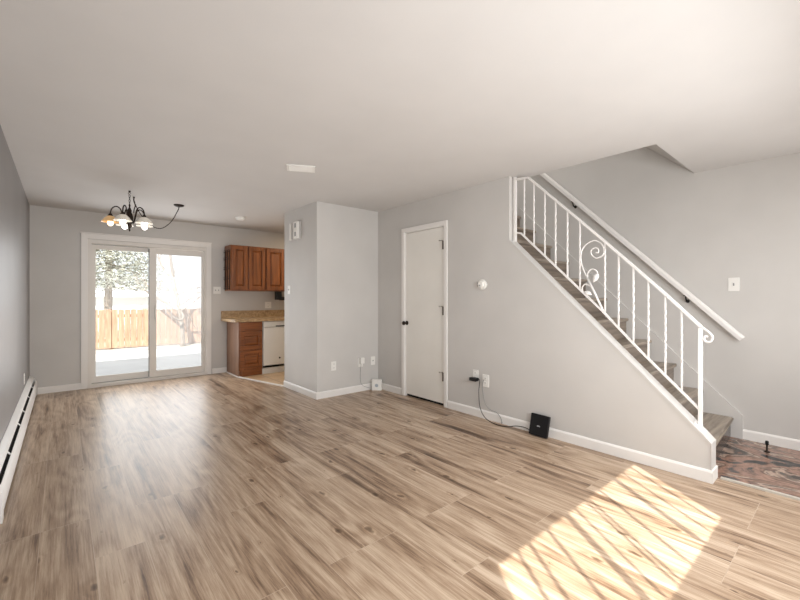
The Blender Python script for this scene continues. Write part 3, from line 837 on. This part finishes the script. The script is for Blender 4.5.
plate('light_switch', 'white light switch on the right wall beyond the stairs', 'switch', ('X', XB), 0.728, 1.37, 'toggle', 0.078, 0.12)
plate('wall_outlet', 'white outlet low on the dark left wall above the heater', 'outlet', ('P', XL), 5.95, 0.36, 'duplex')

# white adapter plugged into the middle-wall outlet, with a thin white wire
ad = thing('plug_adapter', (3.02, YC-.03, 0.40), 'small white plug adapter in the outlet on the light grey wall', 'adapter')
bm = B(); box(bm, 2.995, 3.055, YC-.050, YC-.0095, 0.372, 0.452, 0.006); part('body', bm, M_white, ad)
bm = B(); tube(bm, smoothpts([(3.012, YC-.03, 0.372), (3.013, YC-.010, 0.28), (3.014, YC-.006, 0.15), (3.03, YC-.020, 0.09), (3.09, YC-.022, 0.05), (3.15, YC-.03, 0.03)], 5), 0.0022, 6); part('wire', bm, M_grey, ad, True)
# black adapter
ad2 = thing('plug_adapter', (XS-.03, 2.63, 0.395), 'black plug adapter in the outlet beside the closet door', 'adapter')
bm = B(); box(bm, XS-.068, XS-.0095, 2.585, 2.675, 0.375, 0.412, 0.010); part('body', bm, M_black, ad2)
bm = B()
tube(bm, smoothpts([(XS-.04, 2.59, 0.392), (XS-.05, 2.565, 0.405), (XS-.045, 2.55, 0.39), (XS-.04, 2.565, 0.27), (XS-.04, 2.55, 0.12), (XS-.06, 2.47, 0.03), (XS-.085, 2.33, 0.005), (XS-.075, 2.21, 0.006), (XS-.05, 2.12, 0.03), (XS-.05, 2.03, 0.04), (XS-.057, 1.975, 0.035)], 6), 0.0036, 8)
part('power_cord', bm, M_black, ad2, True)
bm = B(); tube(bm, smoothpts([(XS-.004, 2.505, 0.40), (XS-.03, 2.515, 0.395), (XS-.03, 2.525, 0.30), (XS-.022, 2.50, 0.17), (XS-.022, 2.44, 0.115), (XS-.020, 2.36, 0.10), (XS-.022, 2.31, 0.06), (XS-.03, 2.29, 0.02)], 6), 0.003, 6)
lathe(bm, [(0, 0), (.006, 0), (.006, .012), (0, .012)], (XS-.03, 2.29, 0.008), 8)
mesh_thing('coaxial_cable', bm, M_grey, 'grey cable hanging from the wall plate behind the black cord', 'cable', None, True)

# router
rt = thing('wifi_router', (XS-.07, 1.87, 0), 'flat square black router leaning on the stair wall baseboard', 'router')
bm = B()
box(bm, -.016, .016, -.0895, .0895, 0.0, 0.190, 0.007)
bmesh.ops.rotate(bm, verts=bm.verts, cent=(0, 0, 0), matrix=Matrix.Rotation(math.radians(14), 3, 'Y'))
bmesh.ops.rotate(bm, verts=bm.verts, cent=(0, 0, 0), matrix=Matrix.Rotation(math.radians(-2), 3, 'Z'))
bmesh.ops.translate(bm, verts=bm.verts, vec=(XS-.078, 1.872, 0.006))
part('body', bm, M_black, rt)
bm = B()
box(bm, -.0172, -.0155, -.016, .016, 0.082, 0.089); box(bm, -.0172, -.0155, -.010, .012, 0.089, 0.093)
bmesh.ops.rotate(bm, verts=bm.verts, cent=(0, 0, 0), matrix=Matrix.Rotation(math.radians(14), 3, 'Y'))
bmesh.ops.rotate(bm, verts=bm.verts, cent=(0, 0, 0), matrix=Matrix.Rotation(math.radians(-2), 3, 'Z'))
bmesh.ops.translate(bm, verts=bm.verts, vec=(XS-.078, 1.872, 0.006))
part('logo', bm, M_mark, rt, False, 'small pale grey logo mark')

# white box in the corner
wb = thing('corner_device', (3.22, 4.24, 0), 'small white square device with round grey mark on floor in inner corner', 'device')
bm = B(); box(bm, -.068, .068, -.030, .030, 0.0, 0.145, 0.006)
Rz = Matrix.Rotation(math.radians(-45), 3, 'Z')
bmesh.ops.rotate(bm, verts=bm.verts, cent=(0, 0, 0), matrix=Rz)
bmesh.ops.translate(bm, verts=bm.verts, vec=(3.225, 4.245, 0))
part('body', bm, M_white, wb)
bm = B(); lathe(bm, [(0, -.0315), (.022, -.0315), (.022, -.028), (0, -.028)], (0, 0, 0.068), 20, 'Y', False)
bmesh.ops.rotate(bm, verts=bm.verts, cent=(0, 0, 0), matrix=Rz)
bmesh.ops.translate(bm, verts=bm.verts, vec=(3.225, 4.245, 0))
part('round_mark', bm, M_blue, wb)

# thermostat
th = thing('thermostat', (XS, 2.56, 1.39), 'round white thermostat on the stair wall', 'thermostat')
bm = B(); lathe(bm, [(0, 0), (.056, 0), (.056, -.012), (.046, -.020), (.030, -.021), (0, -.021)], (XS-.0005, 2.548, 1.388), 32, 'X', False); part('base_ring', bm, M_white, th, True)
bm = B(); lathe(bm, [(0, -.021), (.034, -.021), (.034, -.036), (.028, -.042), (0, -.042)], (XS, 2.548, 1.388), 28, 'X', False); part('dial', bm, M_white, th)
bm = B(); box(bm, XS-.040, XS-.021, 2.582, 2.588, 1.368, 1.408); box(bm, XS-.0432, XS-.041, 2.545, 2.566, 1.374, 1.384); part('dial_window', bm, M_grey, th)

# door chime on the closet wall
dc = thing('door_chime', (XC-.03, 4.85, 2.13), 'white door chime box high on the closet side wall', 'door chime')
bm = B(); box(bm, XC-.018, XC-.0005, 4.765, 5.03, 2.025, 2.262, 0.003); part('back_plate', bm, M_wall, dc)
bm = B(); box(bm, XC-.052, XC-.018, 4.775, 4.885, 2.035, 2.255, 0.005); cv_ = part('cover', bm, M_white, dc)
bm = B(); box(bm, XC-.0535, XC-.051, 4.808, 4.846, 2.175, 2.232); part('slot', bm, M_grey, cv_)
bm = B(); box(bm, XC-.0535, XC-.051, 4.808, 4.846, 2.062, 2.118); part('slot', bm, M_grey, cv_)
bm = B(); box(bm, XC-.040, XC-.018, 5.003, 5.028, 2.03, 2.255, 0.003); part('side_tube', bm, M_white, dc)

# ceiling register and smoke detector
cv = thing('ceiling_vent', (1.655, 3.325, CH), 'white ceiling vent in the middle of the ceiling', 'vent')
Rv = Matrix.Rotation(math.radians(-27), 3, 'Z')
def place(bm, loc, R=None):
    if R is not None: bmesh.ops.rotate(bm, verts=bm.verts, cent=(0, 0, 0), matrix=R)
    bmesh.ops.translate(bm, verts=bm.verts, vec=loc)
bm = B()
box(bm, -.125, .125, -.082, -.062, -.010, -.0005); box(bm, -.125, .125, .062, .082, -.010, -.0005)
box(bm, -.125, -.105, -.062, .062, -.010, -.0005); box(bm, .105, .125, -.062, .062, -.010, -.0005)
place(bm, (1.655, 3.325, CH), Rv); part('frame', bm, M_white, cv)
for i in range(6):
    y = -.052 + i*.021
    bm = B(); prism(bm, [(y-.009, -.0015), (y+.009, -.008), (y+.009, -.0095), (y-.009, -.003)], 'X', -.105, .105)
    place(bm, (1.655, 3.325, CH), Rv); part('slat', bm, M_white, cv)
sm = thing('smoke_detector', (1.98, 5.93, CH), 'round white smoke detector on the dining room ceiling', 'smoke detector')
bm = B(); lathe(bm, [(0, 0), (.068, 0), (.070, -.012), (.064, -.018), (0, -.018)], (1.98, 5.93, CH-.0005), 28, 'Z', False); part('base', bm, M_white, sm)
bm = B(); lathe(bm, [(.058, -.018), (.060, -.034), (.050, -.042), (0, -.044)], (1.98, 5.93, CH), 28, 'Z', False); part('cover', bm, M_white, sm, True)
# door stop on right baseboard
ds = thing('door_stop', (4.328, 0.481, 0), 'small dark bronze door stop standing on the stone entry floor', 'door stop')
bm = B(); lathe(bm, [(0, 0), (.019, 0), (.019, .006), (.007, .012), (.0055, .060), (0, .060)], (4.328, 0.481, 0.0005), 16, 'Z', False); part('stem', bm, M_bronze, ds, True)
bm = B(); lathe(bm, [(0, .060), (.013, .060), (.012, .068), (.012, .082), (.009, .090), (0, .092)], (4.328, 0.481, 0), 16, 'Z', False); part('rubber_head', bm, M_black, ds, True)

# ------------------------------------------------------------------ chandelier
CX, CY = 0.56, 5.28
ch = thing('chandelier', (CX, CY, CH), 'dark bronze chandelier with five bell glass shades hung by a draped cord', 'chandelier')
bm = B()
lathe(bm, [(0, 0), (.012, 0), (.010, -.012), (.004, -.016), (0, -.016)], (CX, CY, CH), 10, 'Z', False)
tube(bm, [(CX+.012*math.cos(a), CY, CH-.03+.012*math.sin(a)) for a in [i*PI/5 for i in range(9)]], 0.003, 6)
part('ceiling_hook', bm, M_bronze, ch)
def link(bm, c, L, wd, r, turn):
    n = 12
    pts = []
    for i in range(n+1):
        a = 2*PI*i/n
        u = math.cos(a)*wd; v = math.sin(a)*L/2
        pts.append((c[0]+u*math.cos(turn), c[1]+u*math.sin(turn), c[2]+v))
    tube(bm, pts, r, 6, False)
bm = B()
z = CH-.045
k = 0
while z > CH-.15:
    link(bm, (CX, CY, z-.014), 0.034, 0.008, 0.0026, (k % 2)*PI/2+.4); z -= 0.026; k += 1
part('chain', bm, M_bronze, ch)
ZB = 2.20
bm = B()
lathe(bm, [(0, .09), (.006, .088), (.010, .075), (.006, .06), (.013, .045), (.022, .02), (.018, 0), (.028, -.02), (.036, -.06), (.032, -.10), (.018, -.135), (.024, -.15), (.012, -.17), (.007, -.185), (.011, -.195), (.004, -.21), (0, -.214)], (CX, CY, ZB), 18, 'Z', False)
part('column', bm, M_bronze, ch, True)
fw = Vector((math.sin(math.radians(6)), math.cos(math.radians(6)), 0)); rg = Vector((fw.y, -fw.x, 0))
RA = 0.172
for i in range(5):
    th_ = math.radians(-20.5 + 72*i)
    dv = (-fw*math.cos(th_) + rg*math.sin(th_))
    c0 = Vector((CX, CY, ZB))
    P_ = [c0 + dv*.02 + Vector((0, 0, -.10)), c0 + dv*.045 + Vector((0, 0, -.11)), c0+dv*.066+Vector((0, 0, -.04)), c0+dv*.085+Vector((0, 0, .03)), c0+dv*.122+Vector((0, 0, .052)), c0+dv*.158+Vector((0, 0, .026)), c0+dv*RA+Vector((0, 0, -.02)), c0+dv*RA+Vector((0, 0, -.045))]
    bm = B(); tube(bm, smoothpts(P_, 5), 0.0065, 8); am = part('arm', bm, M_bronze, ch, True)
    e = c0 + dv*RA
    bm = B(); lathe(bm, [(0, -.03), (.012, -.032), (.020, -.045), (.030, -.062), (.031, -.070), (0, -.070)], e, 16, 'Z', False); part('socket_cap', bm, M_bronze, am, True)
    amber = (i == 4)
    bm = B()
    lathe(bm, [(r_*.9, -.03+(h_+.03)*.86) for r_, h_ in [(.026, -.060), (.040, -.070), (.060, -.092), (.078, -.118), (.088, -.132), (.094, -.140), (.092, -.142), (.085, -.134), (.074, -.119), (.056, -.095), (.036, -.074), (.024, -.064)]], e, 28, 'Z', False)
    sh = part('lamp_shade', bm, M_amber if amber else M_shade, ch, True, 'amber-tinted bell glass shade' if amber else 'white bell glass shade')
    bm = B(); lathe(bm, [(0, -.072), (.012, -.074), (.014, -.09), (.026, -.115), (.030, -.135), (.024, -.155), (.010, -.166), (0, -.168)], e, 16, 'Z', False)
    part('bulb', bm, M_bulbdim if amber else M_bulb, sh, True)
# second hook and swag cord to the ceiling canopy
bm = B()
cp_ = Vector((1.126, 5.67, CH))
lathe(bm, [(0, 0), (.060, 0), (.060, -.008), (.045, -.020), (.012, -.030), (0, -.032)], cp_, 22, 'Z', False)
part('ceiling_canopy', bm, M_bronze, ch, True)
def swag(a, b, drop, n=18):
    out = []
    for i in range(n+1):
        t = i/n; p = a.lerp(b, t); p.z -= drop*4*t*(1-t)
        out.append(p)
    return out
bm = B()
pts = smoothpts([(1.126, 5.67, CH-.03), (1.11, 5.665, 2.36), (1.04, 5.65, 2.22), (0.95, 5.63, 2.125), (0.87, 5.60, 2.105), (0.79, 5.585, 2.14), (0.71, 5.57, 2.23), (0.655, 5.56, 2.33), (0.632, 5.56, 2.40)], 8)
tube(bm, pts, 0.0045, 8)
for i in range(2, len(pts)-2, 2):
    lathe(bm, [(0, -.006), (.0065, -.004), (.0065, .004), (0, .006)], pts[i], 6, 'Z', False)
part('swag_cord', bm, M_bronze, ch, True)
bm = B()
lathe(bm, [(0, 0), (.011, 0), (.009, -.012), (.004, -.016), (0, -.016)], (0.632, 5.56, CH), 10, 'Z', False)
tube(bm, smoothpts([(0.632, 5.56, CH-.012), (0.632, 5.56, CH-.05), (0.645, 5.56, 2.34), (0.634, 5.56, 2.29), (0.630, 5.56, 2.25)], 4), 0.006, 6)
part('ceiling_hook', bm, M_bronze, ch)

# ------------------------------------------------------------------ outdoors
GZ = -0.15
bm = B(); box(bm, -14, 20, YF+.14, 40, GZ-.2, GZ)
struct('ground', bm, M_lawn, 'pale dry lawn behind the house', 'ground')
bm = B(); box(bm, -3, 6, YF+.14, 12.2, GZ, GZ+.02)
struct('patio', bm, M_concrete, 'pale concrete patio slab outside the sliding door', 'patio')
# upper storey and eave of the house, which shades the patio
bm = B(); box(bm, -9, XL-.1, YF, YF+.14, GZ, 4.4); box(bm, 4.7, 14, YF, YF+.14, GZ, 4.4); box(bm, XL-.1, 4.7, YF, YF+.14, CH+.3, 4.4)
struct('wall_exterior', bm, M_ext, 'outer back wall of the house seen only from the garden', 'wall')
bm = B(); box(bm, -9, 14, YW-.14, YF+.2, 4.4, 4.55)
struct('roof', bm, M_ext, 'flat roof slab of the house', 'roof')

fn = thing('garden_fence', (1.6, 13.2, GZ), 'pale cedar board fence across the back of the garden', 'fence')
FZ = 0.93
YFN = 13.2
x = -3.0
rnd_ = random.Random(3)
for seg in range(6):
    bm = B()
    x0 = x + seg*2.0
    xx = x0
    while xx < x0 + 1.99:
        wd_ = 0.14
        dz = rnd_.uniform(-.012, .012)
        dy = rnd_.uniform(-.006, .006)
        box(bm, xx+.004, xx+wd_-.004, YFN+dy, YFN+.02+dy, GZ+.03, FZ+dz)
        xx += wd_+.0025
    part('board_panel', bm, M_fence, fn)
bm = B(); box(bm, -3, 9, YFN+.025, YFN+.06, GZ+.2, GZ+.29); box(bm, -3, 9, YFN+.025, YFN+.06, FZ-.22, FZ-.13); part('rail', bm, M_fence, fn)
for k in range(7):
    bm = B(); box(bm, -3.05+k*2.0, -2.95+k*2.0, YFN+.06, YFN+.15, GZ, FZ-.03); part('post', bm, M_fence, fn)

# white garage beyond the fence
gg = thing('neighbour_garage', (2.5, 22, GZ), 'low white garage showing just above the fence', 'building')
bm = B(); box(bm, -3, 3.3, 21, 25, GZ, 1.32); part('wall', bm, M_snowroof, gg)
bm = B(); prism(bm, [(20.7, 1.30), (25.3, 1.30), (23, 1.62)], 'X', -3.2, 3.5); part('roof', bm, M_snowroof, gg)

def branch(bm, rng, p, d, L, r, depth, spread=0.6, up=0.12):
    n = 5
    pts = [p.copy()]; rs = [r]
    for i in range(n):
        d = (d + Vector((rng.uniform(-1, 1), rng.uniform(-1, 1), rng.uniform(-1, 1)))*0.16 + Vector((0, 0, up*.4))).normalized()
        pts.append(pts[-1] + d*L/n); rs.append(r*(1-.45*(i+1)/n))
    tube(bm, pts, rs, 6 if depth > 1 else 4)
    if depth > 0:
        for k in range(4 if depth > 1 else 5):
            i = rng.randint(2, n)
            nd = (d + Vector((rng.uniform(-1, 1), rng.uniform(-1, 1), rng.uniform(-.4, .9)))*spread*1.5).normalized()
            branch(bm, rng, pts[i], nd, L*rng.uniform(.5, .75), rs[i]*.6, depth-1, spread, up)
# bare tree in front of the fence on the right
rng = random.Random(11)
bt = thing('bare_tree', (3.0, 12.7, GZ), 'bare tree seen through the right-hand door pane', 'tree')
bm = B(); tr = smoothpts([(2.62, 12.7, GZ), (2.60, 12.7, 0.4), (2.52, 12.7, 1.0), (2.40, 12.7, 1.7), (2.30, 12.7, 2.5), (2.25, 12.7, 3.5), (2.22, 12.7, 4.35)], 4)
tube(bm, tr, [0.065-.04*i/len(tr) for i in range(len(tr))], 8); part('trunk', bm, M_bark, bt, True)
bm = B(); pts = smoothpts([(2.55, 12.7, .9), (2.62, 12.6, .70), (2.50, 12.5, 0.62), (2.30, 12.45, 0.75), (2.12, 12.4, 1.05)], 4); tube(bm, pts, [.045-.03*i/len(pts) for i in range(len(pts))], 6); part('low_limb', bm, M_bark, bt, True)
bm = B()
for k in range(15):
    p = tr[random.randint(6, len(tr)-2)]
    branch(bm, rng, Vector(p), Vector((rng.uniform(-1, 1), rng.uniform(-.6, .6), rng.uniform(.1, .8))).normalized(), rng.uniform(.7, 1.3), 0.028, 2)
part('branches', bm, M_bark, bt)
# thin bare shrub by the fence
sh_ = thing('bare_shrub', (3.35, 12.2, GZ), 'thin bare shrub against the fence at right edge of door', 'shrub')
bm = B()
for k in range(9):
    branch(bm, rng, Vector((3.25+rng.uniform(-.15, .15), 12.2, GZ)), Vector((rng.uniform(-.5, .5), rng.uniform(-.2, .2), 1)).normalized(), rng.uniform(.8, 1.4), 0.013, 1, .45)
part('stems', bm, M_bark, sh_)
# second bare tree far right
bt2 = thing('bare_tree', (5.9, 18, GZ), 'bare spreading tree beyond the fence, right of the white garage', 'tree')
bm = B(); tube(bm, [(5.9, 18, GZ), (5.85, 18, 1.0), (5.8, 18, 2.2)], [.14, .12, .09], 8); part('trunk', bm, M_bark, bt2)
bm = B()
for k in range(9):
    branch(bm, rng, Vector((5.83, 18, rng.uniform(.9, 2.2))), Vector((rng.uniform(-1, 1), rng.uniform(-.6, .6), rng.uniform(.2, .9))).normalized(), rng.uniform(1.0, 1.8), 0.04, 2)
part('branches', bm, M_bark, bt2)
# evergreen beyond the fence
ev = thing('evergreen_tree', (1.3, 17.5, GZ), 'grey-green evergreen beyond the fence behind the left door pane', 'tree')
bm = B(); tube(bm, [(1.2, 17.5, GZ), (1.25, 17.5, 2.5), (1.2, 17.5, 5.5)], [.14, .11, .04], 8); part('trunk', bm, M_bark, ev)
bm = B()
for k in range(70):
    z0 = rng.uniform(1.6, 5.2); a = rng.uniform(0, 2*PI); L = (5.8-z0)*.38+.4
    branch(bm, rng, Vector((1.22, 17.5, z0)), Vector((math.cos(a), math.sin(a), -.1)).normalized(), L, 0.02, 0, .5, -.05)
part('limbs', bm, M_bark, ev)
bm = B()
for k in range(16000):
    z0 = 1.75+3.7*rng.random()**1.4; rad = ((5.8-z0)*.42+.35)*math.sqrt(rng.random()); a = rng.uniform(0, 2*PI)
    p = Vector((1.22+rad*math.cos(a), 17.5+rad*math.sin(a), z0 - rad*.12))
    d1_ = Vector((rng.gauss(0, 1), rng.gauss(0, 1), rng.gauss(0, .6))).normalized(); d2_ = d1_.orthogonal().normalized()
    L = rng.uniform(.03, .085)
    vs = [bm.verts.new(q) for q in (p-d1_*L, p+d2_*L*.28, p+d1_*L, p-d2_*L*.28)]
    bm.faces.new(vs)
part('foliage', bm, M_leaf, ev)
